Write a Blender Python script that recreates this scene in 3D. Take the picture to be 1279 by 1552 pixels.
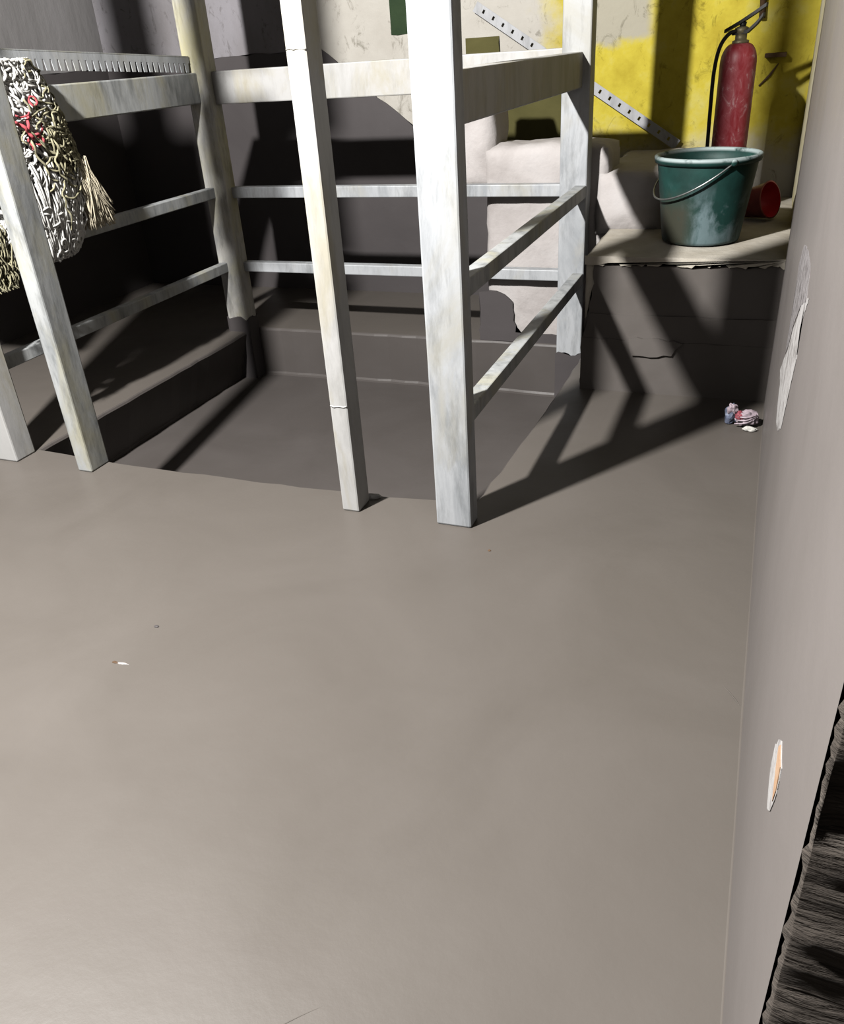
import bpy, bmesh, math, random
from mathutils import Vector, Matrix, noise as mn

for o in list(bpy.data.objects):
    bpy.data.objects.remove(o)
S = bpy.context.scene
COL = S.collection

# ---------------------------------------------------------------- camera
cd = bpy.data.cameras.new('camera')
cam = bpy.data.objects.new('camera', cd); COL.objects.link(cam)
r, u, f = Vector((0.9310, 0.3600, -0.0620)), Vector((-0.1270, 0.4780, 0.8690)), Vector((-0.3420, 0.8020, -0.4910))
f.normalize(); r = (r - f*r.dot(f)).normalized(); u = r.cross(f)
cam.matrix_world = Matrix(((r.x, u.x, -f.x, 0), (r.y, u.y, -f.y, 0), (r.z, u.z, -f.z, 1.0), (0, 0, 0, 1)))
cd.sensor_fit = 'VERTICAL'; cd.sensor_height = 24.0
cd.lens = 1243.0/1552*24.0
cd.clip_start = 0.02
S.camera = cam

# ---------------------------------------------------------------- world, lamp, exposure
w = bpy.data.worlds.new('world'); S.world = w; w.use_nodes = True
bg = w.node_tree.nodes['Background']
bg.inputs[0].default_value = (1.0, 0.96, 0.9, 1); bg.inputs[1].default_value = 0.002
ld = bpy.data.lights.new('work_lamp', 'POINT')
ld.energy = 1900; ld.color = (1.0, 0.98, 0.955); ld.shadow_soft_size = 0.055
lamp = bpy.data.objects.new('work_lamp', ld); COL.objects.link(lamp)
lamp.location = (-1.47, 0.25, 2.30)
S.view_settings.view_transform = 'Standard'; S.view_settings.look = 'None'
S.view_settings.gamma = 1.0; S.view_settings.use_curve_mapping = False
S.view_settings.exposure = 0.0

# ---------------------------------------------------------------- materials
def new_mat(name):
    m = bpy.data.materials.new(name); m.use_nodes = True
    nt = m.node_tree
    return m, nt, nt.nodes['Principled BSDF']
def nd(nt, t, **kw):
    n = nt.nodes.new(t)
    for k, v in kw.items():
        if k.startswith('i_'):
            key = k[2:]; key = int(key) if key.isdigit() else key.replace('_', ' ')
            n.inputs[key].default_value = v
        else: setattr(n, k, v)
    return n
def ramp(nt, src, stops):
    n = nt.nodes.new('ShaderNodeValToRGB'); e = n.color_ramp.elements
    while len(e) < len(stops): e.new(0.5)
    for i, (p, c) in enumerate(stops):
        e[i].position = p; e[i].color = (*c, 1) if len(c) == 3 else c
    nt.links.new(src, n.inputs[0]); return n
def mapped(nt, scale=(1, 1, 1)):
    g = nd(nt, 'ShaderNodeNewGeometry'); mp = nd(nt, 'ShaderNodeMapping')
    mp.inputs['Scale'].default_value = scale
    nt.links.new(g.outputs['Position'], mp.inputs[0]); return mp.outputs[0]
def noise(nt, scale, detail=4, rough=0.55, stretch=(1, 1, 1), dist=0.0):
    n = nd(nt, 'ShaderNodeTexNoise'); n.inputs['Scale'].default_value = scale
    n.inputs['Detail'].default_value = detail; n.inputs['Roughness'].default_value = rough
    n.inputs['Distortion'].default_value = dist
    nt.links.new(mapped(nt, stretch), n.inputs['Vector']); return n.outputs['Fac']
def mixc(nt, fac, a, b, mode='MIX'):
    n = nd(nt, 'ShaderNodeMix', data_type='RGBA', blend_type=mode)
    for i, v in ((0, fac), (6, a), (7, b)):
        if hasattr(v, 'is_output'): nt.links.new(v, n.inputs[i])
        elif isinstance(v, tuple): n.inputs[i].default_value = (*v, 1)
        else: n.inputs[i].default_value = v
    return n.outputs[2]
def bump(nt, bsdf, layers):
    prev = None
    for h, st, d in layers:
        b = nd(nt, 'ShaderNodeBump'); b.inputs['Strength'].default_value = st; b.inputs['Distance'].default_value = d
        nt.links.new(h, b.inputs['Height'])
        if prev: nt.links.new(prev, b.inputs['Normal'])
        prev = b.outputs[0]
    nt.links.new(prev, bsdf.inputs['Normal'])
def mottled(name, stops, scale=6, rough=0.8, stretch=(1, 1, 1), bscale=40, bst=0.4, bd=0.004, spec=0.3, dist=0.3):
    m, nt, b = new_mat(name)
    nt.links.new(ramp(nt, noise(nt, scale, 6, 0.6, stretch, dist), stops).outputs[0], b.inputs['Base Color'])
    b.inputs['Roughness'].default_value = rough; b.inputs['Specular IOR Level'].default_value = spec
    bump(nt, b, [(noise(nt, bscale, 5, 0.6, stretch), bst, bd)])
    return m

def coat_mat(name, lo, hi, rough=0.42, bst=0.12):
    m, nt, b = new_mat(name)
    c = ramp(nt, noise(nt, 2.2, 5, 0.55, dist=0.8), [(0.3, lo), (0.7, hi)]).outputs[0]
    nt.links.new(c, b.inputs['Base Color'])
    rr = ramp(nt, noise(nt, 4, 3), [(0.3, (rough-.05,)*3), (0.7, (rough+.07,)*3)])
    nt.links.new(rr.outputs[0], b.inputs['Roughness'])
    b.inputs['Specular IOR Level'].default_value = 0.35
    bump(nt, b, [(noise(nt, 3, 3, 0.5, (1, 1.4, 1)), bst, 0.03), (noise(nt, 60, 4, 0.6), 0.16, 0.002)])
    return m
M = {}
M['coat'] = coat_mat('grey_waterproof_coating', (0.165, 0.146, 0.128), (0.192, 0.171, 0.152))
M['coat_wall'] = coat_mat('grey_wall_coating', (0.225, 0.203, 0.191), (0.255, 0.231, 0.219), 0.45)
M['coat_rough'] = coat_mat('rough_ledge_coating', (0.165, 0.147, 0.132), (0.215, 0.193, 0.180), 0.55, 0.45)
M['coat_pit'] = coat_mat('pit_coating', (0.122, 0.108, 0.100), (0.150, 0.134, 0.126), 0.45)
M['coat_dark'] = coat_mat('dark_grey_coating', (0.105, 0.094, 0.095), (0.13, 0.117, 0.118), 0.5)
M['plaster'] = mottled('pale_rough_plaster', [(0.3, (0.55, 0.505, 0.485)), (0.52, (0.72, 0.675, 0.655)), (0.75, (0.80, 0.765, 0.75))], 5, 0.9, bscale=22, bst=0.5, bd=0.008)
M['cream'] = mottled('cream_plaster', [(0.3, (0.62, 0.56, 0.45)), (0.6, (0.82, 0.76, 0.65)), (0.8, (0.92, 0.87, 0.79))], 7, 0.9, bscale=30, bst=0.5, bd=0.006)
M['cream_yellow'] = mottled('cream_and_yellow_plaster', [(0.3, (0.72, 0.62, 0.30)), (0.6, (0.86, 0.79, 0.56)), (0.8, (0.90, 0.86, 0.70))], 7, 0.9)
M['concrete'] = mottled('bare_concrete', [(0.3, (0.26, 0.25, 0.245)), (0.6, (0.40, 0.385, 0.385)), (0.8, (0.46, 0.44, 0.45))], 3, 0.9, (1, 1, 0.4), 25, 0.4, 0.006)
M['rubble'] = mottled('rough_unfinished_mortar', [(0.25, (0.06, 0.049, 0.041)), (0.55, (0.125, 0.106, 0.09)), (0.8, (0.20, 0.175, 0.155))], 14, 0.95, (0.4, 1, 2.2), 60, 0.8, 0.006)
M['bare_white'] = mottled('bare_white_plaster', [(0.36, (0.26, 0.24, 0.23)), (0.48, (0.50, 0.48, 0.47)), (0.7, (0.60, 0.585, 0.575))], 26, 0.9, bscale=80, bst=0.6, bd=0.003)
M['bare_grey'] = mottled('scraped_grey_plaster', [(0.3, (0.10, 0.09, 0.09)), (0.5, (0.28, 0.26, 0.26)), (0.8, (0.42, 0.40, 0.41))], 40, 0.9, bscale=80, bst=0.8, bd=0.004)
M['orange'] = mottled('orange_brick_dust', [(0.3, (0.52, 0.30, 0.17)), (0.7, (0.62, 0.44, 0.30))], 40, 0.9)
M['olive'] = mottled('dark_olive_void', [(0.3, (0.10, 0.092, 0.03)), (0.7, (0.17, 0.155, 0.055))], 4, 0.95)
M['green_board'] = mottled('dark_green_board', [(0.3, (0.02, 0.045, 0.018)), (0.7, (0.04, 0.075, 0.028))], 8, 0.8)

def galv_mat(name, clean, mid, dirt, dirt_amt, spot=0.5):
    m, nt, b = new_mat(name)
    c = ramp(nt, noise(nt, 9, 6, 0.65, (1, 1, 0.28), 0.6), [(0.34, mid), (0.52, clean), (0.8, clean)]).outputs[0]
    fac = ramp(nt, noise(nt, 6, 6, 0.65, (1, 1, 0.5), 0.5), [(0.62-dirt_amt, (0, 0, 0)), (0.74-dirt_amt*.6, (1, 1, 1))]).outputs[0]
    c = mixc(nt, fac, c, dirt)
    st = ramp(nt, noise(nt, 26, 5, 0.7, (1, 1, 0.2)), [(0.33, (0.55, 0.55, 0.54)), (0.5, (1, 1, 1))]).outputs[0]
    c = mixc(nt, spot, c, st, 'MULTIPLY')
    nt.links.new(c, b.inputs['Base Color'])
    b.inputs['Roughness'].default_value = 0.55; b.inputs['Metallic'].default_value = 0.1
    bump(nt, b, [(noise(nt, 45, 5, 0.6, (1, 1, 0.3)), 0.35, 0.002)])
    return m
M['galv'] = galv_mat('galvanised_steel_with_mortar', (0.68, 0.705, 0.73), (0.46, 0.485, 0.51), (0.60, 0.595, 0.55), 0.10, 0.6)
M['galv_mortar'] = galv_mat('galvanised_steel_mortar_smeared', (0.71, 0.705, 0.69), (0.58, 0.575, 0.55), (0.62, 0.585, 0.48), 0.11, 0.35)
M['galv_yellow'] = galv_mat('steel_with_yellowed_mortar', (0.86, 0.84, 0.78), (0.46, 0.46, 0.45), (0.80, 0.75, 0.48), 0.20, 0.9)
M['galv_grey'] = galv_mat('dull_grey_steel', (0.66, 0.68, 0.68), (0.36, 0.38, 0.39), (0.62, 0.60, 0.47), 0.14, 0.75)
M['strip'] = galv_mat('bright_zinc_strip', (0.62, 0.63, 0.65), (0.46, 0.47, 0.49), (0.5, 0.48, 0.44), 0.02, 0.5)

def wall_back_mat():
    m, nt, b = new_mat('back_wall_plaster_and_yellow_paint')
    g = nd(nt, 'ShaderNodeNewGeometry'); sx = nd(nt, 'ShaderNodeSeparateXYZ'); nt.links.new(g.outputs['Position'], sx.inputs[0])
    nz = noise(nt, 7, 6, 0.65)
    def edge(src, lo, hi, amp):
        a = nd(nt, 'ShaderNodeMath', operation='MULTIPLY_ADD'); nt.links.new(nz, a.inputs[0]); a.inputs[1].default_value = amp
        nt.links.new(src, a.inputs[2])
        r_ = nd(nt, 'ShaderNodeMapRange', clamp=True, interpolation_type='SMOOTHSTEP')
        r_.inputs['From Min'].default_value = lo + amp*.5; r_.inputs['From Max'].default_value = hi + amp*.5
        nt.links.new(a.outputs[0], r_.inputs[0]); return r_.outputs[0]
    def mul(a, c):
        n = nd(nt, 'ShaderNodeMath', operation='MULTIPLY'); nt.links.new(a, n.inputs[0]); nt.links.new(c, n.inputs[1]); return n.outputs[0]
    def inv(a):
        n = nd(nt, 'ShaderNodeMath', operation='SUBTRACT'); n.inputs[0].default_value = 1; nt.links.new(a, n.inputs[1]); return n.outputs[0]
    pl = ramp(nt, noise(nt, 4, 6, 0.6), [(0.3, (0.66, 0.62, 0.55)), (0.6, (0.78, 0.745, 0.67)), (0.8, (0.84, 0.805, 0.75))]).outputs[0]
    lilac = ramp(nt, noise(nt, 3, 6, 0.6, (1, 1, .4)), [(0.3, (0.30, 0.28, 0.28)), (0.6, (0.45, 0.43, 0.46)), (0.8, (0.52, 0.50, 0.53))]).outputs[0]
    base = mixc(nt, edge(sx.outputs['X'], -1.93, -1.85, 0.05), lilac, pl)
    yel = ramp(nt, noise(nt, 9, 6, 0.65), [(0.3, (0.66, 0.52, 0.05)), (0.55, (0.84, 0.70, 0.08)), (0.8, (0.88, 0.79, 0.24))]).outputs[0]
    mask = mul(edge(sx.outputs['X'], -0.95, -0.76, 0.34), edge(sx.outputs['Z'], 0.52, 0.70, 0.22))
    c = mixc(nt, mask, base, yel)
    # a bare white patch where the yellow paint has come away
    pz = mul(edge(sx.outputs['Z'], 0.962, 1.00, 0.12), mul(edge(sx.outputs['X'], -0.78, -0.74, 0.08), inv(edge(sx.outputs['X'], -0.50, -0.45, 0.06))))
    c = mixc(nt, pz, c, (0.62, 0.58, 0.46))
    grime = ramp(nt, noise(nt, 14, 7, 0.75, (1, 1, .7), 1.2), [(0.34, (0.25, 0.23, 0.18)), (0.44, (1, 1, 1))]).outputs[0]
    c = mixc(nt, 0.55, c, grime, 'MULTIPLY')
    nt.links.new(c, b.inputs['Base Color']); b.inputs['Roughness'].default_value = 0.85
    b.inputs['Specular IOR Level'].default_value = 0.2
    bump(nt, b, [(noise(nt, 18, 6, 0.6), 0.4, 0.008)])
    return m
M['wall_back'] = wall_back_mat()
def plain(name, c, rough=0.5, metal=0.0, var=0.25, scale=20, spec=0.5):
    m, nt, b = new_mat(name)
    lo = tuple(v*(1-var) for v in c); hi = tuple(min(1, v*(1+var)) for v in c)
    nt.links.new(ramp(nt, noise(nt, scale, 5, 0.6), [(0.35, lo), (0.65, hi)]).outputs[0], b.inputs['Base Color'])
    b.inputs['Roughness'].default_value = rough; b.inputs['Metallic'].default_value = metal
    b.inputs['Specular IOR Level'].default_value = spec
    return m
M['ext_red'] = None
def ext_mat():
    m, nt, b = new_mat('dusty_red_enamel')
    c = ramp(nt, noise(nt, 22, 6, 0.7, (1.6, 1, 0.8), 1.0), [(0.40, (0.42, 0.035, 0.048)), (0.56, (0.52, 0.10, 0.12)), (0.70, (0.80, 0.52, 0.53))]).outputs[0]
    nt.links.new(c, b.inputs['Base Color']); b.inputs['Roughness'].default_value = 0.45
    return m
M['ext_red'] = ext_mat()
def bucket_mat():
    m, nt, b = new_mat('muddy_dark_green_plastic')
    tc = nd(nt, 'ShaderNodeTexCoord'); sx = nd(nt, 'ShaderNodeSeparateXYZ'); nt.links.new(tc.outputs['Object'], sx.inputs[0])
    base = ramp(nt, noise(nt, 14, 5, 0.6), [(0.35, (0.008, 0.05, 0.042)), (0.65, (0.014, 0.085, 0.072))]).outputs[0]
    def low(src, lo, hi):
        r_ = nd(nt, 'ShaderNodeMapRange', clamp=True); r_.inputs['From Min'].default_value = lo; r_.inputs['From Max'].default_value = hi
        r_.inputs['To Min'].default_value = 1; r_.inputs['To Max'].default_value = 0
        nt.links.new(src, r_.inputs[0]); return r_.outputs[0]
    def mul(a, c):
        n = nd(nt, 'ShaderNodeMath', operation='MULTIPLY'); nt.links.new(a, n.inputs[0]); nt.links.new(c, n.inputs[1]); return n.outputs[0]
    splash = ramp(nt, noise(nt, 11, 6, 0.65, (1, 1, 0.6), 0.6), [(0.48, (0, 0, 0)), (0.62, (1, 1, 1))]).outputs[0]
    c = mixc(nt, mul(splash, low(sx.outputs['Z'], 0.10, 0.19)), base, (0.20, 0.29, 0.31))
    mud = ramp(nt, noise(nt, 12, 6, 0.6), [(0.36, (0, 0, 0)), (0.52, (1, 1, 1))]).outputs[0]
    c = mixc(nt, mul(mud, mul(low(sx.outputs['X'], -0.05, 0.0), low(sx.outputs['Z'], 0.10, 0.17))), c, (0.060, 0.062, 0.042))
    rimd = ramp(nt, noise(nt, 20, 5, 0.6), [(0.33, (0, 0, 0)), (0.47, (1, 1, 1))]).outputs[0]
    hi = nd(nt, 'ShaderNodeMapRange', clamp=True); hi.inputs['From Min'].default_value = 0.240; hi.inputs['From Max'].default_value = 0.246
    nt.links.new(sx.outputs['Z'], hi.inputs[0])
    c = mixc(nt, mul(rimd, hi.outputs[0]), c, (0.50, 0.60, 0.60))
    nt.links.new(c, b.inputs['Base Color']); b.inputs['Roughness'].default_value = 0.6
    bump(nt, b, [(noise(nt, 30, 5, 0.6), 0.25, 0.003)])
    return m
M['bucket'] = bucket_mat()
M['wire'] = plain('bail_wire', (0.45, 0.47, 0.46), 0.35, 0.8)
M['black_rubber'] = plain('black_rubber', (0.02, 0.019, 0.018), 0.5)
M['brass'] = plain('dusty_brass', (0.38, 0.33, 0.20), 0.5, 0.5)
M['red_plastic'] = plain('faded_red_plastic', (0.50, 0.11, 0.085), 0.5, var=0.15)
M['red_inside'] = plain('bright_red_plastic', (0.95, 0.03, 0.035), 0.4, var=0.1)
M['yarn_white'] = plain('white_cotton_yarn', (0.92, 0.90, 0.86), 0.95, var=0.12, scale=60)
M['yarn_olive'] = plain('soiled_olive_yarn', (0.42, 0.39, 0.25), 0.95, var=0.35, scale=50)
M['yarn_tan'] = plain('tan_yarn', (0.82, 0.73, 0.54), 0.95, var=0.2, scale=60)
M['yarn_red'] = plain('red_yarn', (0.62, 0.10, 0.12), 0.95, var=0.2)
M['yarn_core'] = plain('shaded_matted_yarn', (0.15, 0.135, 0.115), 1.0, var=0.5, scale=70)
M['rag_a'] = plain('pinkish_white_wrapper', (0.52, 0.42, 0.47), 0.5, var=0.3, scale=70)
M['rag_b'] = plain('blue_grey_wrapper', (0.20, 0.23, 0.33), 0.5, var=0.4, scale=70)
M['rag_c'] = plain('red_wrapper', (0.45, 0.10, 0.13), 0.5, var=0.3, scale=70)
M['rag_d'] = plain('white_scrap', (0.75, 0.73, 0.68), 0.7, var=0.1)
M['brown_strap'] = plain('brown_strap', (0.16, 0.09, 0.045), 0.8)

# every base colour is scaled down evenly so less light bounces into the shadows
ALBEDO = 0.275
for m in bpy.data.materials:
    nt = m.node_tree; b = nt.nodes['Principled BSDF']
    src = b.inputs['Base Color'].links[0].from_socket
    nt.links.new(mixc(nt, 1.0, src, (ALBEDO,)*3, 'MULTIPLY'), b.inputs['Base Color'])
    b.inputs['Specular IOR Level'].default_value *= 0.42

# ---------------------------------------------------------------- helpers
rnd = random.Random(7)
def link(name, me, mat, parent=None, smooth=False):
    o = bpy.data.objects.new(name, me); COL.objects.link(o)
    if mat: me.materials.append(mat)
    if parent: o.parent = parent
    if smooth:
        for p in me.polygons: p.use_smooth = True
    return o
def from_bm(name, bm, mat, parent=None, smooth=False):
    bmesh.ops.recalc_face_normals(bm, faces=bm.faces)
    me = bpy.data.meshes.new(name); bm.to_mesh(me); bm.free()
    return link(name, me, mat, parent, smooth)
def thing(name, label, cat, loc=(0, 0, 0), group=None):
    o = bpy.data.objects.new(name, None); COL.objects.link(o); o.empty_display_size = 0.05
    o.location = loc; tag(o, label, cat, group); return o
def tag(o, label, cat, group=None):
    o['label'] = label; o['category'] = cat
    if group: o['group'] = group
    return o
def struct(o): o['kind'] = 'structure'; return o
def add_box(bm, lo, hi, bev=0.0):
    x0, y0, z0 = lo; x1, y1, z1 = hi
    v = [bm.verts.new(p) for p in ((x0,y0,z0),(x1,y0,z0),(x1,y1,z0),(x0,y1,z0),(x0,y0,z1),(x1,y0,z1),(x1,y1,z1),(x0,y1,z1))]
    fs = [bm.faces.new([v[i] for i in q]) for q in ((3,2,1,0),(4,5,6,7),(0,1,5,4),(1,2,6,5),(2,3,7,6),(3,0,4,7))]
    if bev:
        es = list({e for f_ in fs for e in f_.edges})
        bmesh.ops.bevel(bm, geom=es, offset=bev, segments=2, profile=0.5, affect='EDGES')
def box(name, lo, hi, mat, parent=None, bev=0.0):
    bm = bmesh.new()
    if parent:
        l = parent.location; lo = tuple(a-b for a, b in zip(lo, l)); hi = tuple(a-b for a, b in zip(hi, l))
    add_box(bm, lo, hi, bev)
    return from_bm(name, bm, mat, parent)
def resample(pts, step, amp, seed, keep=(), closed=True):
    """a polyline with its edges broken up and roughened; edges whose index is in keep stay straight"""
    rr = random.Random(seed); out = []
    n = len(pts)
    for i in range(n if closed else n-1):
        a = Vector(pts[i]); c = Vector(pts[(i+1) % n]); L = (c-a).length
        k = 1 if i in keep else max(1, int(L/step))
        for j in range(k):
            p = a.lerp(c, j/k)
            if j and i not in keep: p = p + Vector((rr.uniform(-amp, amp), rr.uniform(-amp, amp)))
            out.append(p)
    if not closed: out.append(Vector(pts[-1]))
    return out
def slab(name, pts, axis, base, thick, mat, parent=None):
    """extrude a flat outline; axis 'x': (y,z) outline at x=base towards base+thick; 'y': (x,z); 'z': (x,y)"""
    def P(p, d):
        return {'x': (base+d, p[0], p[1]), 'y': (p[0], base+d, p[1]), 'z': (p[0], p[1], base+d)}[axis]
    off = Vector(parent.location) if parent else Vector((0, 0, 0))
    bm = bmesh.new()
    a = [bm.verts.new(Vector(P(p, 0))-off) for p in pts]; c = [bm.verts.new(Vector(P(p, thick))-off) for p in pts]
    n = len(pts)
    fa = bm.faces.new(a); fc = bm.faces.new(list(reversed(c)))
    for i in range(n): bm.faces.new((a[i], a[(i+1) % n], c[(i+1) % n], c[i]))
    bmesh.ops.triangulate(bm, faces=[fa, fc])
    return from_bm(name, bm, mat, parent)
def add_tube(bm, pts, rad, sides=6, cap=True):
    pts = [Vector(p) for p in pts]; n = len(pts); rings = []
    up = None
    for i, p in enumerate(pts):
        t = (pts[min(i+1, n-1)] - pts[max(i-1, 0)])
        if t.length < 1e-7: t = Vector((0, 0, 1))
        t.normalize()
        if up is None: up = t.orthogonal().normalized()
        up = (up - t*up.dot(t))
        up = up.normalized() if up.length > 1e-5 else t.orthogonal().normalized()
        sd = t.cross(up); rr = rad[i] if isinstance(rad, (list, tuple)) else rad
        rings.append([bm.verts.new(p + (up*math.cos(2*math.pi*k/sides) + sd*math.sin(2*math.pi*k/sides))*rr) for k in range(sides)])
    for a, c in zip(rings, rings[1:]):
        for k in range(sides): bm.faces.new((a[k], a[(k+1) % sides], c[(k+1) % sides], c[k]))
    if cap:
        bm.faces.new(list(reversed(rings[0]))); bm.faces.new(rings[-1])
def add_lathe(bm, prof, seg=40, mtx=None, wob=0.0, seed=1, cap=(True, True), loop=False):
    rings = []
    for (rad, z) in prof:
        ring = []
        for k in range(seg):
            a = 2*math.pi*k/seg
            rr = rad*(1 + wob*(mn.noise(Vector((math.cos(a)*1.3+seed, math.sin(a)*1.3, z*4)))))
            v = Vector((rr*math.cos(a), rr*math.sin(a), z))
            ring.append(bm.verts.new(mtx @ v if mtx else v))
        rings.append(ring)
    for a, c in zip(rings, rings[1:]):
        for k in range(seg): bm.faces.new((a[k], a[(k+1) % seg], c[(k+1) % seg], c[k]))
    if loop:
        a, c = rings[-1], rings[0]
        for k in range(seg): bm.faces.new((a[k], a[(k+1) % seg], c[(k+1) % seg], c[k]))
        return
    if cap[0]: bm.faces.new(list(reversed(rings[0])))
    if cap[1]: bm.faces.new(rings[-1])
def spline(ctrl, n=12):
    P = [Vector(p) for p in ctrl]; P = [P[0]*2-P[1]] + P + [P[-1]*2-P[-2]]; out = []
    for i in range(1, len(P)-2):
        for j in range(n):
            t = j/n; a, b, c, d = P[i-1], P[i], P[i+1], P[i+2]
            out.append(0.5*((2*b) + (c-a)*t + (2*a-5*b+4*c-d)*t*t + (3*b-a-3*c+d)*t**3))
    out.append(P[-2]); return out

# ---------------------------------------------------------------- the setting
PZ = -0.205                                    # pit floor
PX0, PX1, PY0, PY1 = -1.990, -0.56, 1.677, 2.97  # pit outline
YB = 3.60                                      # back wall
XL = -3.00                                     # left wall
pit_outline = resample([(PX0, PY0+.015), (-1.62, PY0-.006), (-1.25, PY0-.004), (PX1-.25, PY0+.006), (PX1-.02, PY0+.03), (PX1+.005, 2.2), (PX1+.02, PY1), (-1.3, PY1+.004), (PX0, PY1)], 0.06, 0.004, 3)
def make_floor():
    bm = bmesh.new()
    # top surface: a ring between the outer rectangle and the rough pit outline
    outer = [(XL, -1.5), (-1.4, -1.5), (0.80, -1.5), (0.80, YB), (XL, YB)]
    ov = [bm.verts.new((x, y, 0)) for x, y in outer]
    iv = [bm.verts.new((p.x, p.y, 0)) for p in pit_outline]
    es = [bm.edges.new((ov[i], ov[(i+1) % len(ov)])) for i in range(len(ov))] + [bm.edges.new((iv[i], iv[(i+1) % len(iv)])) for i in range(len(iv))]
    bmesh.ops.triangle_fill(bm, edges=es, use_beauty=True, use_dissolve=False)
    dn = -0.32
    lo = [bm.verts.new((x, y, dn)) for x, y in outer]
    for i in range(len(ov)): bm.faces.new((ov[i], lo[i], lo[(i+1) % len(ov)], ov[(i+1) % len(ov)]))
    bm.faces.new(lo)
    fl = struct(from_bm('floor', bm, M['coat']))
    # the sunken pit: rounded lip, walls and the little cove at their foot
    bm = bmesh.new()
    prev = [bm.verts.new((p.x, p.y, 0)) for p in pit_outline]
    for inset, z in ((0.004, -0.003), (0.007, -0.010), (0.008, PZ+0.012), (0.012, PZ+0.004), (0.022, PZ)):
        ring = []
        for p in pit_outline:
            d = Vector((1 if p.x < PX0+.05 else (-1 if p.x > PX1-.05 else 0), 1 if p.y < PY0+.045 else (-1 if p.y > PY1-.03 else 0)))
            ring.append(bm.verts.new((p.x+(d.x*inset if z > -0.05 or p.x > PX0+.05 else -0.048), p.y+d.y*inset, z)))
        for i in range(len(ring)):
            bm.faces.new((prev[i], prev[(i+1) % len(ring)], ring[(i+1) % len(ring)], ring[i]))
        prev = ring
    bm.faces.new(prev)
    bmesh.ops.triangulate(bm, faces=[f_ for f_ in bm.faces if len(f_.verts) > 4])
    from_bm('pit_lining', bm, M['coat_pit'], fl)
    return fl
floor = make_floor()
def ridge(pts, rad, mat=None, par=floor, z=0.0):
    bm = bmesh.new(); q = spline(pts, 10)
    add_tube(bm, [(p.x, p.y, p.z) for p in q], [rad*(0.35+0.65*math.sin(math.pi*i/(len(q)-1))) for i in range(len(q))], 6)
    return from_bm('trowel_ridge', bm, mat or M['coat'], par, True)
ridge([(-0.50, 0.30, -0.001), (-0.42, 0.42, 0), (-0.34, 0.50, -0.001)], 0.0007)
ridge([(-0.62, 0.36, -0.001), (-0.52, 0.46, -0.0005), (-0.45, 0.55, -0.001)], 0.0006)
ridge([(0.035, 1.20, -0.001), (0.055, 1.17, 0.001), (0.068, 1.15, 0.0)], 0.001)

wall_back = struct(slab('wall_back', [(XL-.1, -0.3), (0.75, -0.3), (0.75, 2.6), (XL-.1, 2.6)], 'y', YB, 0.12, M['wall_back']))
wb_coat = resample([(XL, 0.0), (XL, 1.012), (-2.42, 1.018), (-1.855, 1.03), (-1.409, 0.690), (-1.125, 0.449), (-0.94, 0.35), (-0.94, 0.0)], 0.04, 0.006, 11, keep=(0, 6, 7))
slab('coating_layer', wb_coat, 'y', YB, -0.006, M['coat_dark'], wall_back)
wall_left = struct(slab('wall_left', [(-1.5, -0.3), (YB, -0.3), (YB, 2.6), (-1.5, 2.6)], 'x', XL, -0.12, M['concrete']))
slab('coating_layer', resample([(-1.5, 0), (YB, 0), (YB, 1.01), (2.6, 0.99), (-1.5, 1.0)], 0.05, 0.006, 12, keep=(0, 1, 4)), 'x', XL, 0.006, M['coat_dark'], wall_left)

# right wall: a coated wall that ends near the camera in a rough unfinished end face
wall_right = struct(slab('wall_right', [(0.42, -0.02), (2.545, -0.02), (2.545, 2.6), (0.42, 2.6)], 'x', 0.086, 0.36, M['rubble']))
edge = []
rr = random.Random(5)
k = 220
for i in range(k+1):
    z = 2.4*i/k
    edge.append(Vector((0.397 + 0.007*mn.noise(Vector((0, 0, z*14))) + 0.006*mn.noise(Vector((3, 0, z*55))) + rr.uniform(-0.0035, 0.0035), z)))
XW = 0.074
slab('coating_layer', [Vector((2.545, 2.4)), Vector((2.545, 0.0))] + edge, 'x', 0.0855, XW-0.0855, M['coat_wall'], wall_right)
def cove():
    bm = bmesh.new(); n = 40; rows = []
    for i in range(n+1):
        y = 0.385 + (2.54-0.385)*i/n; c = 0.005 + 0.002*mn.noise(Vector((y*3, 0, 0)))
        row = []
        for j in range(6):
            a = math.pi/2*j/5
            row.append(bm.verts.new((XW+0.0005 - c*(1-math.sin(a)), y, -0.0005 + c*(1-math.cos(a)))))
        rows.append(row)
    for a, c in zip(rows, rows[1:]):
        for j in range(5): bm.faces.new((a[j], c[j], c[j+1], a[j+1]))
    return from_bm('corner_cove', bm, M['coat'], wall_right, True)
cove()
def end_face():
    bm = bmesh.new(); nx, nz = 60, 180; g = []
    for i in range(nx+1):
        row = []
        for j in range(nz+1):
            t = i/nx; x = XW + 0.0008 + 0.36*t*t; z = 1.3*j/nz
            h = 0.010*mn.noise(Vector((x*7, z*38, 1))) + 0.007*mn.noise(Vector((x*16, z*85, 5))) + 0.012*mn.noise(Vector((x*5, z*9, 9)))
            h *= min(1, t*4+.25)
            if i == 0:                                   # the broken arris: crumbs of mortar stand out past the coating
                x = XW - 0.0005 - 0.0045*max(0, mn.noise(Vector((0, 7, z*42))) + 0.8*mn.noise(Vector((2, 0, z*120))) + 0.15)
            row.append(bm.verts.new((x, (0.384 if i == 0 else 0.380) - 0.035*max(0, x-XW) - h*0.5, z)))
        g.append(row)
    for i in range(nx):
        for j in range(nz): bm.faces.new((g[i][j], g[i+1][j], g[i+1][j+1], g[i][j+1]))
    return from_bm('rough_end_face', bm, M['rubble'], wall_right, True)
end_face()
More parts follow.
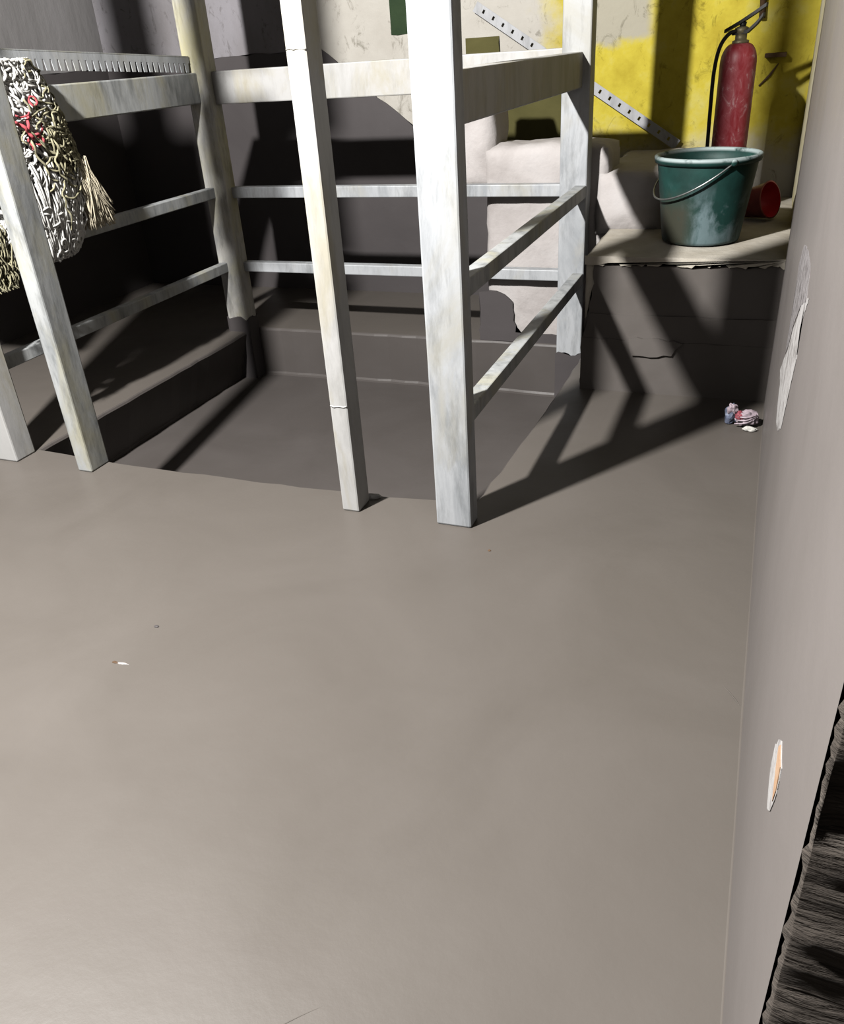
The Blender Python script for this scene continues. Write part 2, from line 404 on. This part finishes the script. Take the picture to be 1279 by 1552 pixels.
P_white = [(1.25, 0.665), (1.30, 0.628), (1.34, 0.592), (1.30, 0.560), (1.34, 0.500), (1.37, 0.455), (1.40, 0.405), (1.50, 0.356), (1.60, 0.330), (1.66, 0.345), (1.70, 0.372), (1.79, 0.369), (1.70, 0.425), (1.60, 0.475), (1.545, 0.530), (1.46, 0.575), (1.42, 0.605), (1.34, 0.64)]
P_grey = [(1.30, 0.648), (1.42, 0.608), (1.47, 0.58), (1.55, 0.535), (1.61, 0.48), (1.67, 0.445), (1.68, 0.51), (1.67, 0.56), (1.70, 0.61), (1.62, 0.66), (1.48, 0.682), (1.34, 0.688)]
P_small = [(0.632, 0.413), (0.615, 0.435), (0.595, 0.452), (0.561, 0.453), (0.558, 0.425), (0.568, 0.400), (0.575, 0.385), (0.597, 0.364), (0.615, 0.371), (0.632, 0.380)]
P_or = [(0.600, 0.440), (0.592, 0.450), (0.564, 0.451), (0.561, 0.425), (0.568, 0.405), (0.590, 0.425)]
for nm, pts, m_, t_ in (('bare_patch', P_white, 'bare_white', 0.0016), ('bare_patch', P_grey, 'bare_grey', 0.0018), ('bare_patch', P_small, 'bare_white', 0.0018), ('bare_patch', P_or, 'orange', 0.0026)):
    slab(nm, resample(pts, 0.012, 0.002, 31), 'x', XW+0.001, -t_, M[m_], wall_right)
wall_niche = struct(slab('wall_niche', [(2.54, 0.0), (YB, 0.0), (YB, 2.6), (2.54, 2.6)], 'x', 0.092, 0.09, M['cream_yellow']))

# ledge and the lumpy step behind it
ledge = struct(slab('ledge', resample([(-0.485, 2.552), (0.092, 2.552), (0.092, YB), (-0.485, YB)], 0.05, 0.004, 41, keep=(1, 2)), 'z', 0.0, 0.422, M['cream']))
slab('coating_layer', resample([(-0.488, 0.0), (0.074, 0.0), (0.074, 0.417), (-0.452, 0.417), (-0.462, 0.36), (-0.470, 0.26), (-0.486, 0.20)], 0.018, 0.006, 42, keep=(0, 1)), 'y', 2.552, -0.008, M['coat_rough'], ledge)
slab('coating_band', resample([(-0.490, 0.0), (0.074, 0.0), (0.074, 0.170), (-0.490, 0.172)], 0.03, 0.003, 43, keep=(0, 1)), 'y', 2.545, -0.008, M['coat_rough'], ledge)
slab('coating_band', resample([(-0.488, 0.170), (0.074, 0.170), (0.074, 0.252), (-0.466, 0.250)], 0.04, 0.002, 44, keep=(0, 1)), 'y', 2.545, -0.006, M['coat_rough'], ledge)
slab('coating_lump', resample([(-0.33, 0.125), (-0.21, 0.13), (-0.18, 0.17), (-0.25, 0.182), (-0.34, 0.178)], 0.02, 0.005, 45), 'y', 2.538, -0.010, M['coat_rough'], ledge)
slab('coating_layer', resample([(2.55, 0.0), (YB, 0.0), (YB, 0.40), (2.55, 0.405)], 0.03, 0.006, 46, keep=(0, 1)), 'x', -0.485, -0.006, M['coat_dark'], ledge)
slab('plaster_lip', resample([(-0.488, 0.424), (-0.488, 0.400), (0.088, 0.402), (0.088, 0.424)], 0.012, 0.006, 47, keep=(0, 2, 3)), 'y', 2.548, -0.010, M['cream'], ledge)
def lumpy_block(name, lo, hi, mat, n=10, amp=0.012, seed=0):
    bm = bmesh.new(); add_box(bm, lo, hi)
    bmesh.ops.subdivide_edges(bm, edges=bm.edges[:], cuts=n, use_grid_fill=True)
    c = (Vector(lo)+Vector(hi))/2
    for v in bm.verts:
        p = v.co.copy(); d = (p-c).normalized()
        k_ = amp*(mn.noise(p*9 + Vector((seed, 0, 0))) + 0.5*mn.noise(p*22))
        q = [min(abs(p[i]-lo[i]), abs(p[i]-hi[i])) for i in range(3)]
        rd = sorted(q)[1]                     # distance to the nearest arris
        k_ -= 0.020*max(0, 1-rd/0.05)**2
        v.co = p + d*k_
    return from_bm(name, bm, mat, None, True)
step_low = struct(lumpy_block('step_low', (-0.945, 2.98, -0.02), (-0.50, 3.22, 0.692), M['plaster'], 18, 0.010, 3))
step_pier = lumpy_block('pier_stub', (-1.06, 2.99, 0.545), (-0.905, 3.20, 0.93), M['plaster'], 12, 0.008, 5); step_pier.parent = step_low
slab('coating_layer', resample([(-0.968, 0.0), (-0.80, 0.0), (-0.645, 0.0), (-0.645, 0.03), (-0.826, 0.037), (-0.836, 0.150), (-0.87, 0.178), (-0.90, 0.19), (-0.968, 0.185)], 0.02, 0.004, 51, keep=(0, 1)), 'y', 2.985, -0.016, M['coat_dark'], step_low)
step_high = struct(lumpy_block('step_high', (-0.545, 2.955, 0.40), (-0.29, YB+.02, 0.605), M['plaster'], 10, 0.014, 8))

# thin dark olive and green patches with ragged edges, laid on the back wall
def wall_patch(name, pts, mat, seed):
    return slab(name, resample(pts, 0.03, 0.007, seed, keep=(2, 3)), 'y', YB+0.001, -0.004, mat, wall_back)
wall_patch('dark_board', [(-1.20, 0.935), (-1.055, 0.935), (-1.06, 1.026), (-1.20, 1.026)], M['olive'], 62)
wall_patch('dark_board', [(-1.08, 0.56), (-0.76, 0.56), (-0.76, 0.90), (-1.08, 0.90)], M['olive'], 61)
wall_patch('green_board', [(-1.52, 1.058), (-1.40, 1.058), (-1.40, 1.45), (-1.52, 1.45)], M['green_board'], 63)

# ---------------------------------------------------------------- the welded guard frame round the pit
frame = thing('guard_frame', 'welded frame of pale mortar-splashed steel posts, beams and thin rails around the sunken pit', 'frame', (-1.30, 2.25, 0.0))
def post(lo, hi, mat, foot=None, seams=()):
    p = box('post', lo, hi, mat, frame, 0.005)
    q = random.Random(int(lo[0]*1000))
    for zs in seams:                                     # a bead of weld and mortar round the tube
        bm = bmesh.new(); e = 0.001
        ring = [(lo[0]+.002, lo[1]), (hi[0]-.002, lo[1])]
        pts = resample(ring, 0.008, 0.0012, 77, closed=False)
        add_tube(bm, [Vector((a.x, a.y, zs + q.uniform(-.002, .002))) - frame.location for a in pts], [0.0016+q.uniform(-.0008, .0008) for _ in pts], 6)
        s = from_bm('weld_seam', bm, mat, None, True); s.parent = p
    if foot:
        bm = bmesh.new(); e = 0.003; z0, z1 = foot
        ring = resample([(lo[0]-e, lo[1]-e), (hi[0]+e, lo[1]-e), (hi[0]+e, hi[1]+e), (lo[0]-e, hi[1]+e)], 0.012, 0.0, 3)
        a = [bm.verts.new(Vector((v.x, v.y, z0))-frame.location) for v in ring]
        b = [bm.verts.new(Vector((v.x, v.y, z1+0.022*mn.noise(Vector((v.x*40, v.y*40, z1)))+q.uniform(-.002, .002)))-frame.location) for v in ring]
        for i in range(len(a)): bm.faces.new((a[i], a[(i+1) % len(a)], b[(i+1) % len(a)], b[i]))
        bm.faces.new(b)
        s = from_bm('coated_foot', bm, M['coat_dark'], None); s.parent = p
        s['label'] = 'dark grey coated foot of the post'
    return p
TOP = 2.15
post((-2.075, 1.602, 0), (-1.983, 1.678, TOP), M['galv_mortar'])                          # front left corner
post((-1.752, 1.602, 0), (-1.702, 1.678, TOP), M['galv_grey'])                            # left of the opening
post((-0.895, 1.590, 0), (-0.848, 1.655, TOP), M['galv_mortar'], seams=(0.283, 1.015))    # right of the opening
post((-0.641, 1.588, 0), (-0.553, 1.642, TOP), M['galv'])                                 # front right corner
post((-2.065, 2.895, PZ), (-1.968, 2.965, TOP), M['galv_yellow'], foot=(PZ, 0.055))       # back left
post((-0.652, 2.900, PZ), (-0.560, 2.975, TOP), M['galv'], foot=(PZ, -0.01))              # back right
box('beam', (-0.641, 1.642, 0.862), (-0.585, 2.905, 0.962), M['galv_mortar'], frame, 0.004)
box('beam', (-2.060, 1.678, 0.873), (-2.012, 2.897, 0.975), M['galv_grey'], frame, 0.004)
box('beam', (-1.970, 2.925, 0.866), (-0.650, 2.972, 0.976), M['galv_mortar'], frame, 0.004)
for z0, z1 in ((0.245, 0.283), (0.532, 0.572)):
    box('rail', (-0.600, 1.640, z0), (-0.562, 2.902, z1), M['galv_grey'], frame, 0.003)
    box('rail', (-2.055, 1.676, z0+.005), (-2.022, 2.897, z1+.005), M['galv_grey'], frame, 0.003)
    box('rail', (-1.970, 2.932, z0+(.0 if z0 < .4 else .0)), (-0.650, 2.972, z1), M['galv'], frame, 0.003)

# unseen boards added above and beside the view only to shade the back left
box('board', (-1.772, 1.6785, 1.602), (-1.610, 1.705, 2.05), M['galv_grey'], frame, 0.003)
box('board', (-1.783, 1.6785, 1.374), (-1.610, 1.705, 1.527), M['galv_grey'], frame, 0.003)
box('board', (-1.783, 1.6785, 1.235), (-1.610, 1.705, 1.348), M['galv_grey'], frame, 0.003)
box('board', (-2.520, 1.6785, 1.28), (-1.925, 1.705, 1.62), M['galv_grey'], frame, 0.003)

box('board', (-2.950, 1.6785, 0.85), (-2.150, 1.705, 1.275), M['galv_grey'], frame, 0.003)

# ---------------------------------------------------------------- slotted steel strips
def slotted_tray():
    a, b = Vector((-2.030, 1.685, 1.038)), Vector((-2.030, 2.885, 0.9765))
    t = thing('slotted_channel', 'grey slotted steel channel with toothed lower edge lying along the left beam', 'channel', a)
    d = (b-a).normalized(); L = (b-a).length; up = Vector((1, 0, 0)).cross(d).normalized()
    if up.z < 0: up = -up
    bm = bmesh.new()
    def quad(s0, s1, h0, h1, s0b=None, s1b=None):
        s0b = s0 if s0b is None else s0b; s1b = s1 if s1b is None else s1b
        fr = [d*s0b+up*h0, d*s1b+up*h0, d*s1+up*h1, d*s0+up*h1]
        v = [bm.verts.new(p + Vector((0.0015, 0, 0))) for p in fr]; w_ = [bm.verts.new(p - Vector((0.0015, 0, 0))) for p in fr]
        bm.faces.new(v); bm.faces.new(list(reversed(w_)))
        for i in range(4): bm.faces.new((v[i], v[(i+1) % 4], w_[(i+1) % 4], w_[i]))
    quad(0, L, 0.030, 0.050)
    n = int(L/0.030)
    for i in range(n):
        s = i*0.030
        quad(s+0.002, s+0.025, 0.0, 0.030, s+0.008, s+0.023)
    from_bm('slotted_web', bm, M['galv'], t)
    bm = bmesh.new()
    fr = [Vector((0.002, 0, 0)), Vector((-0.055, 0, 0))]
    for s in (0, 1): pass
    v = [bm.verts.new(p) for p in (up*.050+fr[0], d*L+up*.050+fr[0], d*L+up*.050+fr[1], up*.050+fr[1])]
    w_ = [bm.verts.new(x.co+up*.003) for x in v]
    bm.faces.new(v); bm.faces.new(list(reversed(w_)))
    for i in range(4): bm.faces.new((v[i], v[(i+1) % 4], w_[(i+1) % 4], w_[i]))
    from_bm('top_flange', bm, M['galv_grey'], t)
slotted_tray()
def leaning_strip():
    a, b = Vector((-0.345, 3.570, 0.617)), Vector((-1.150, 3.578, 1.132))
    t = thing('perforated_strip', 'bright perforated steel strip leaning diagonally against the yellow wall', 'strip', a)
    d = (b-a).normalized(); L = (b-a).length; nrm = Vector((0, -1, 0)); sd = d.cross(nrm).normalized()
    bm = bmesh.new()
    def bar(s0, s1, w0, w1):
        fr = [d*s0+sd*w0, d*s1+sd*w0, d*s1+sd*w1, d*s0+sd*w1]
        v = [bm.verts.new(p+nrm*.001) for p in fr]; w_ = [bm.verts.new(p-nrm*.001) for p in fr]
        bm.faces.new(v); bm.faces.new(list(reversed(w_)))
        for i in range(4): bm.faces.new((v[i], v[(i+1) % 4], w_[(i+1) % 4], w_[i]))
    bar(0, L, -0.019, -0.006); bar(0, L, 0.008, 0.019)
    n = int(L/0.046)
    for i in range(n+1): bar(i*0.046, min(L, i*0.046+0.037), -0.006, 0.008)
    from_bm('slotted_face', bm, M['strip'], t)
    bm = bmesh.new()
    fr = [sd*-.019, sd*-.019-nrm*.022]
    v = [bm.verts.new(p) for p in (fr[0], d*L+fr[0], d*L+fr[1], fr[1])]; w_ = [bm.verts.new(x.co+sd*.002) for x in v]
    bm.faces.new(v); bm.faces.new(list(reversed(w_)))
    for i in range(4): bm.faces.new((v[i], v[(i+1) % 4], w_[(i+1) % 4], w_[i]))
    from_bm('side_flange', bm, M['strip'], t)
leaning_strip()

# ---------------------------------------------------------------- hank of yarn hung over the left beam
def yarn_bundle():
    base = Vector((-1.96, 1.95, 0.52))
    t = thing('yarn_bundle', 'tangled hank of dirty white string mop yarn hung over the left beam', 'yarn', base)
    def ymax(z):
        tab = ((0.50, 2.00), (0.53, 2.065), (0.58, 2.12), (0.64, 2.16), (0.70, 2.15), (0.76, 2.145), (0.9, 2.115), (1.0, 2.085), (1.05, 2.05))
        for (a, ya), (b, yb) in zip(tab, tab[1:]):
            if z <= b: return ya + (yb-ya)*max(0, (z-a)/(b-a))
        return 2.02
    ymin = 1.74
    def bulge(y, z):                                     # how far the bundle stands out towards the room
        m = (ymax(z)+ymin)/2; h = (ymax(z)-ymin)/2
        k_ = max(0, 1-((y-m)/h)**2)**0.5
        return -2.005 + 0.085*k_*(0.55+0.45*math.sin(math.pi*min(1, max(0, (z-.46)/.62))))
    # matted core
    bm = bmesh.new(); rows = []
    for i in range(25):
        z = 0.535 + (1.03-0.535)*i/24; row = []
        m = (ymax(z)+ymin)/2; h = (ymax(z)-ymin)/2 - 0.012
        for j in range(20):
            a = 2*math.pi*j/20; y = m + h*math.cos(a)
            x = (bulge(y, z)-0.014) if math.sin(a) > 0 else -2.008
            x += 0.008*mn.noise(Vector((y*30, z*30, j)))
            row.append(bm.verts.new(Vector((x, y, z))-base))
        rows.append(row)
    for a, c in zip(rows, rows[1:]):
        for j in range(20): bm.faces.new((a[j], a[(j+1) % 20], c[(j+1) % 20], c[j]))
    bm.faces.new(rows[0]); bm.faces.new(rows[-1])
    from_bm('matted_core', bm, M['yarn_core'], t, True)
    def strands(name, n, region, mat, rad, seed, lift=0.0, curl=1.0, steps=26, step=0.0085, hang=0.0):
        q = random.Random(seed); bm = bmesh.new()
        for _ in range(n):
            y, z = region(q); th = q.uniform(0, 2*math.pi); om = q.uniform(-1, 1)*0.30*curl; ly = lift+q.uniform(-0.012, 0.008); pts = []
            for s in range(steps):
                y2 = y + step*math.cos(th); z2 = z + step*math.sin(th)
                if not (ymin-.01 < y2 < ymax(z2)+0.006 and 0.515 < z2 < 1.045): th += 1.1; continue
                y, z = y2, z2
                th += om + q.uniform(-.16, .16); om += q.uniform(-.10, .10)*curl
                if hang: th += hang*(-math.pi/2-math.atan2(math.sin(th), math.cos(th)))*0.2
                pts.append(Vector((bulge(y, z)+ly+0.004*math.sin(s*1.1+th), y, z))-base)
            if len(pts) > 3: add_tube(bm, pts, rad*q.uniform(.8, 1.2), 5)
        o = from_bm(name, bm, mat, t, True); o['kind'] = 'stuff'; return o
    strands('yarn_loops', 240, lambda q: (q.uniform(1.75, 2.08), q.uniform(0.53, 1.04)), M['yarn_white'], 0.0036, 1, 0.004)
    strands('yarn_loops', 110, lambda q: (q.uniform(1.80, 2.10), q.uniform(0.90, 1.045)), M['yarn_white'], 0.0042, 2, 0.010)
    strands('yarn_loops', 70, lambda q: (q.uniform(1.93, 2.05), q.uniform(0.52, 0.60)), M['yarn_white'], 0.0032, 3, 0.010, 1.8)
    o = strands('soiled_yarn', 130, lambda q: (2.075+q.gauss(0, .026), 0.82+q.gauss(0, .05)), M['yarn_olive'], 0.0028, 4, 0.020, 1.3, 26, 0.008)
    o['label'] = 'olive-stained ball of yarn'
    strands('red_yarn', 6, lambda q: (1.925+q.uniform(-.012, .012), 0.835+q.uniform(-.02, .02)), M['yarn_red'], 0.0045, 5, 0.016, 1.6, 12, 0.006)['label'] = 'red yarn scraps'
    strands('red_yarn', 4, lambda q: (1.96+q.uniform(-.02, .02), 0.925), M['yarn_red'], 0.003, 6, 0.016, 1.2, 12, 0.006)
    q = random.Random(15); bm = bmesh.new()
    for _ in range(60):
        y0 = q.uniform(1.76, 2.06); y1 = y0+q.uniform(-.05, .05); t_ = q.uniform(.002, .016)
        pts = [(-2.090, y0, q.uniform(.72, .88)), (-2.082-t_*.5, y0, 0.94), (-2.072, (y0+y1)/2, 0.985+t_), (-2.030, (y0+y1)/2, 1.000+t_), (-1.985, y1, 0.985+t_), (-1.955+t_, y1, 0.93), (-1.945+t_, y1+q.uniform(-.03, .03), q.uniform(.70, .86))]
        add_tube(bm, [Vector(p)-base for p in spline(pts, 5)], 0.0034, 5)
    o = from_bm('yarn_over_beam', bm, M['yarn_white'], t, True); o['kind'] = 'stuff'
    q = random.Random(16); bm = bmesh.new()
    for _ in range(95):
        y0 = q.uniform(1.80, 2.03); z0 = q.uniform(.62, .80); d_ = q.uniform(.02, .05); L_ = q.uniform(.05, .12)
        pts = [(bulge(y0, z0)+.010, y0, z0), (bulge(y0, z0-L_*.5)+.016, y0+.008, z0-L_*.6), (bulge(y0, z0-L_)+.014, y0+d_*.5, max(.53, z0-L_)), (bulge(y0, z0-L_*.5)+.016, min(y0+d_, ymax(z0-L_*.5)), z0-L_*.55), (bulge(y0, z0)+.008, min(y0+d_, ymax(z0)), z0-.01)]
        add_tube(bm, [Vector(p)-base for p in spline(pts, 5)], 0.0034, 5)
    o = from_bm('yarn_hanging_loops', bm, M['yarn_white'], t, True); o['kind'] = 'stuff'
    # straight hanging tuft on the far side
    q = random.Random(9); bm = bmesh.new()
    for _ in range(380):
        y0 = 2.095+q.uniform(-.035, .035); y1 = 2.135+q.uniform(-.065, .055); z1 = q.uniform(0.575, 0.645); x0 = -1.940+q.uniform(-.012, .018); x1 = -1.93+q.uniform(-.02, .02)
        add_tube(bm, [Vector(p)-base for p in spline([(x0, y0, 0.755+q.uniform(-.01, .03)), (x0+.014, (y0+y1)/2, 0.69), (x1, y1, z1)], 5)], 0.0021, 4)
    o = from_bm('yarn_tuft', bm, M['yarn_tan'], t, True); o['kind'] = 'stuff'; o['label'] = 'tan brush-like tuft'
    # strands dangling lower on the near side
    q = random.Random(10); bm = bmesh.new()
    for _ in range(60):
        y0 = q.uniform(1.70, 1.78); pts = [(-1.96, y0, 0.66)]; 
        for s in range(6): pts.append((-1.96+q.uniform(-.02, .02), pts[-1][1]+q.uniform(-.014, .012), pts[-1][2]-0.030))
        add_tube(bm, [Vector(p)-base for p in spline(pts, 4)], 0.002, 4)
    o = from_bm('dangling_yarn', bm, M['yarn_olive'], t, True); o['kind'] = 'stuff'
yarn_bundle()

# ---------------------------------------------------------------- bucket
def bucket():
    b = Vector((-0.178, 2.80, 0.424))
    t = thing('bucket', 'dark green plastic builder\'s bucket with muddy splashes on the pale ledge', 'bucket', b)
    bm = bmesh.new(); r0, r1, h = 0.114, 0.146, 0.247
    prof = [(r0-.012, 0.0), (r0, 0.004), (r0+.002, 0.012)]
    for i in range(1, 11): prof.append((r0+.002+(r1-r0-.002)*i/10, 0.012+(h-.030)*i/10))
    prof += [(r1+.001, h)]
    inner = [(r1-.004, h)] + [(r1-.005-(r1-r0)*i/8, h-(h-.010)*i/8) for i in range(1, 9)] + [(0.01, 0.010)]
    add_lathe(bm, prof+inner, 56, None, 0.02, 2)
    from_bm('body', bm, M['bucket'], t, True)
    bm = bmesh.new()
    rim = [(r1+.001, h-.016), (r1+.007, h-.016), (r1+.010, h-.006), (r1+.010, h+.002), (r1+.004, h+.005), (r1-.004, h+.002), (r1-.004, h-.004)]
    add_lathe(bm, rim, 56, None, 0.02, 2, loop=True)
    from_bm('rim', bm, M['bucket'], t, True)
    A = math.radians(-58)
    e1 = Vector((math.cos(A), math.sin(A), 0))*(r1+.008) + Vector((0, 0, h-.008)); e2 = Vector((-math.cos(A), -math.sin(A), 0))*(r1+.008) + Vector((0, 0, h-.008))
    for e in (e1, e2):
        bm = bmesh.new(); c = e + e.normalized()*0
        ax = Vector((e.x, e.y, 0)).normalized(); rot = Matrix.Translation(e) @ ax.to_track_quat('Z', 'Y').to_matrix().to_4x4()
        add_lathe(bm, [(0.009, -.004), (0.010, 0.0), (0.010, 0.004), (0.005, 0.007)], 16, rot)
        from_bm('handle_ear', bm, M['bucket'], t, True)
    # wire bail dropped down over the near left side
    side = Vector((math.cos(A-math.pi/2), math.sin(A-math.pi/2), 0)); pts = []
    for i in range(33):
        a = math.pi*i/32
        p = e1*((1+math.cos(a))/2) + e2*((1-math.cos(a))/2)
        drop = math.sin(a)
        pts.append(p + side*(r1+.004)*drop + Vector((0, 0, -0.105*drop)))
    bm = bmesh.new(); add_tube(bm, pts, 0.0028, 8)
    from_bm('wire_handle', bm, M['wire'], t, True)
bucket()

# ---------------------------------------------------------------- red tub lying on its side
def red_tub():
    b = Vector((-0.068, 3.17, 0.424)); t = thing('red_tub', 'small red plastic tub tipped on its side behind the green bucket', 'tub', b)
    ax = Vector((0.80, -0.50, 0.22)).normalized(); rot = ax.to_track_quat('Z', 'Y').to_matrix().to_4x4()
    r0, r1, L = 0.044, 0.058, 0.10
    lowest = min((rot @ Vector((r1*math.cos(a*.1), r1*math.sin(a*.1), L))).z for a in range(63)); low0 = min((rot @ Vector((r0*math.cos(a*.1), r0*math.sin(a*.1), 0))).z for a in range(63))
    mt = Matrix.Translation((0, 0, -min(lowest, low0)+.0005)) @ rot
    bm = bmesh.new(); add_lathe(bm, [(r0-.006, 0), (r0, 0.004), (r1, L-.004), (r1+.003, L), (r1-.002, L+.001)], 36, mt, cap=(True, False))
    from_bm('body', bm, M['red_plastic'], t, True)
    bm = bmesh.new(); add_lathe(bm, [(r1-.002, L+.0012), (r1-.004, L-.004), (r0-.002, 0.010), (0.004, 0.008)], 36, mt, cap=(False, True))
    from_bm('inside', bm, M['red_inside'], t, True)['label'] = 'brighter red inside'
red_tub()

# ---------------------------------------------------------------- fire extinguisher
def extinguisher():
    b = Vector((-0.140, 3.21, 0.424)); t = thing('fire_extinguisher', 'dusty dark red fire extinguisher with black hose standing behind the bucket', 'extinguisher', b)
    bm = bmesh.new(); R_ = 0.057
    prof = [(R_-.012, 0), (R_-.004, 0.004), (R_-.002, 0.012), (R_-.002, 0.022), (R_, 0.028), (R_, 0.472)]
    for i in range(1, 9):
        a = math.pi/2*i/8; prof.append((0.022+(R_-.022)*math.cos(a), 0.472+0.058*math.sin(a)))
    add_lathe(bm, prof, 48); from_bm('body', bm, M['ext_red'], t, True)
    bm = bmesh.new(); add_lathe(bm, [(R_-.004, 0.0), (R_+.0015, 0.0), (R_+.0015, 0.026), (R_-.004, 0.028)], 48, loop=True); from_bm('base_ring', bm, M['ext_red'], t, True)
    bm = bmesh.new(); add_lathe(bm, [(0.026, 0.526), (0.026, 0.536), (0.018, 0.539), (0.018, 0.556), (0.021, 0.559), (0.021, 0.572), (0.012, 0.576)], 24)
    from_bm('valve', bm, M['brass'], t, True)
    def lever(name, pts, wd):
        bm = bmesh.new()
        for s in (0,):
            q = [Vector(p) for p in pts]; n = len(q); up = Vector((0, 0, 1)); rows = []
            sd = Vector((0.25, 0.97, 0))
            for i, p in enumerate(q):
                rows.append([bm.verts.new(p+sd*wd/2), bm.verts.new(p-sd*wd/2), bm.verts.new(p-sd*wd/2+up*.010), bm.verts.new(p+sd*wd/2+up*.010)])
            for a, c in zip(rows, rows[1:]):
                for k_ in range(4): bm.faces.new((a[k_], a[(k_+1) % 4], c[(k_+1) % 4], c[k_]))
            bm.faces.new(rows[0]); bm.faces.new(rows[-1])
        return from_bm(name, bm, M['black_rubber'], t)
    lever('carry_handle', [(-0.025, 0.0, 0.552), (0.02, -0.01, 0.556), (0.045, -0.015, 0.578), (0.062, -0.018, 0.600)], 0.024)
    lever('squeeze_lever', [(-0.050, 0.0, 0.560), (-0.005, 0.0, 0.583), (0.035, -0.012, 0.606), (0.068, -0.02, 0.626)], 0.022)
    bm = bmesh.new(); add_tube(bm, [(0.0, 0, 0.570), (0.004, 0, 0.590)], 0.010, 12); from_bm('safety_pin_collar', bm, M['black_rubber'], t, True)
    bm = bmesh.new()
    add_tube(bm, spline([(-0.012, -0.01, 0.565), (-0.038, -0.020, 0.556), (-0.060, -0.035, 0.520), (-0.070, -0.038, 0.450), (-0.070, -0.034, 0.340), (-0.068, -0.030, 0.220), (-0.067, -0.028, 0.130)], 8), 0.0062, 10)
    from_bm('hose', bm, M['black_rubber'], t, True)
    bm = bmesh.new(); add_tube(bm, [(-0.067, -0.028, 0.135), (-0.069, -0.027, 0.09), (-0.071, -0.026, 0.06)], [0.010, 0.012, 0.016], 12)
    from_bm('nozzle', bm, M['black_rubber'], t, True)
extinguisher()

# things fixed to the yellow wall
o = box('wall_peg', (-0.068, 3.55, 0.897), (0.004, 3.602, 0.911), M['brown_strap'], None, 0.002)
tag(o, 'short dark brown peg sticking out of the yellow wall right of the extinguisher', 'peg')
bm = bmesh.new(); add_tube(bm, [(-0.076, 3.596, 0.806), (-0.043, 3.594, 0.840), (-0.019, 3.596, 0.876)], [0.003, 0.005, 0.002], 6)
tag(from_bm('rusty_nail', bm, M['brown_strap'], None, True), 'thin dark rusty nail bent against the yellow wall below the peg', 'nail')
bm = bmesh.new(); add_tube(bm, [(-0.108, 3.585, 1.55), (-0.102, 3.586, 1.20), (-0.093, 3.585, 1.02)], 0.011, 8)
tag(from_bm('hanging_strap', bm, M['brown_strap'], None, True), 'brown strap hanging down the yellow wall above the extinguisher lever', 'strap')

# ---------------------------------------------------------------- litter on the floor
def wrapper():
    b = Vector((0.018, 2.345, 0.0)); t = thing('crumpled_wrapper', 'crumpled pink, white and blue wrapper on the floor in the right corner', 'wrapper', b)
    def crumple(name, c, rad, mat, seed, sq=(1, 1, 1)):
        bm = bmesh.new(); bmesh.ops.create_icosphere(bm, subdivisions=3, radius=1)
        for v in bm.verts:
            n = v.co.normalized(); k_ = 1 + 0.45*mn.noise(n*1.8+Vector((seed, 0, 0))) + 0.35*abs(mn.noise(n*4.5+Vector((0, seed, 0))))
            v.co = Vector((n.x*sq[0], n.y*sq[1], n.z*sq[2]))*rad*k_ + Vector(c)
            v.co.z = max(v.co.z, 0.001)
        return from_bm(name, bm, mat, t)
    crumple('blue_fold', (-0.030, 0.006, 0.030), 0.020, M['rag_b'], 1, (1, .8, 1.3))
    crumple('pink_fold', (-0.030, -0.002, 0.048), 0.013, M['rag_a'], 2, (1, .8, 1.2))
    crumple('pink_fold', (0.010, 0.0, 0.026), 0.024, M['rag_a'], 3, (1.3, .9, .8))
    crumple('red_fold', (-0.008, -0.012, 0.034), 0.011, M['rag_c'], 4)
    crumple('white_scrap', (0.022, -0.035, 0.006), 0.011, M['rag_d'], 5, (1.5, .8, .6))
    bm = bmesh.new()
    for k_ in range(3):
        add_tube(bm, spline([(-0.02+.004*k_, -0.020, 0.012+.011*k_), (0.012, -0.026, 0.020+.008*k_), (0.036, -0.010, 0.032+.004*k_)], 6), 0.0026, 5)
    from_bm('twisted_strands', bm, M['rag_a'], t, True)
wrapper()
def chip(name, x, y, L, wd, h, mat, label, cat, seed, rz=0.0):
    bm = bmesh.new(); bmesh.ops.create_icosphere(bm, subdivisions=2, radius=1); c, s = math.cos(rz), math.sin(rz)
    for v in bm.verts:
        k_ = 1+0.3*mn.noise(v.co*2+Vector((seed, 0, 0))); p = Vector((v.co.x*L*k_, v.co.y*wd*k_, 0))
        v.co = Vector((p.x*c-p.y*s, p.x*s+p.y*c, max(0, v.co.z)*h*k_))
    o = from_bm(name, bm, mat); o.location = (x, y, 0.0); return tag(o, label, cat)
chip('cement_sliver', -1.045, 0.925, 0.013, 0.0025, 0.0025, M['plaster'], 'thin pale cement sliver lying on the open grey floor at left', 'sliver', 1, 0.1)
chip('dark_pebble', -1.064, 0.924, 0.007, 0.003, 0.002, M['brown_strap'], 'tiny dark pebble touching the end of the pale cement sliver', 'pebble', 2)
chip('grey_crumb', -1.056, 1.044, 0.006, 0.004, 0.003, M['coat_dark'], 'small grey crumb on the floor beyond the pale cement sliver', 'crumb', 3)
chip('brown_crumb', -0.483, 1.506, 0.004, 0.003, 0.003, M['brown_strap'], 'tiny brown crumb on the floor in front of the thick front right post', 'crumb', 4)
chip('mortar_lump', -0.846, 1.672, 0.020, 0.010, 0.012, M['galv_mortar'], 'lump of pale mortar at the foot of the post right of the opening', 'mortar', 5, 0.4)
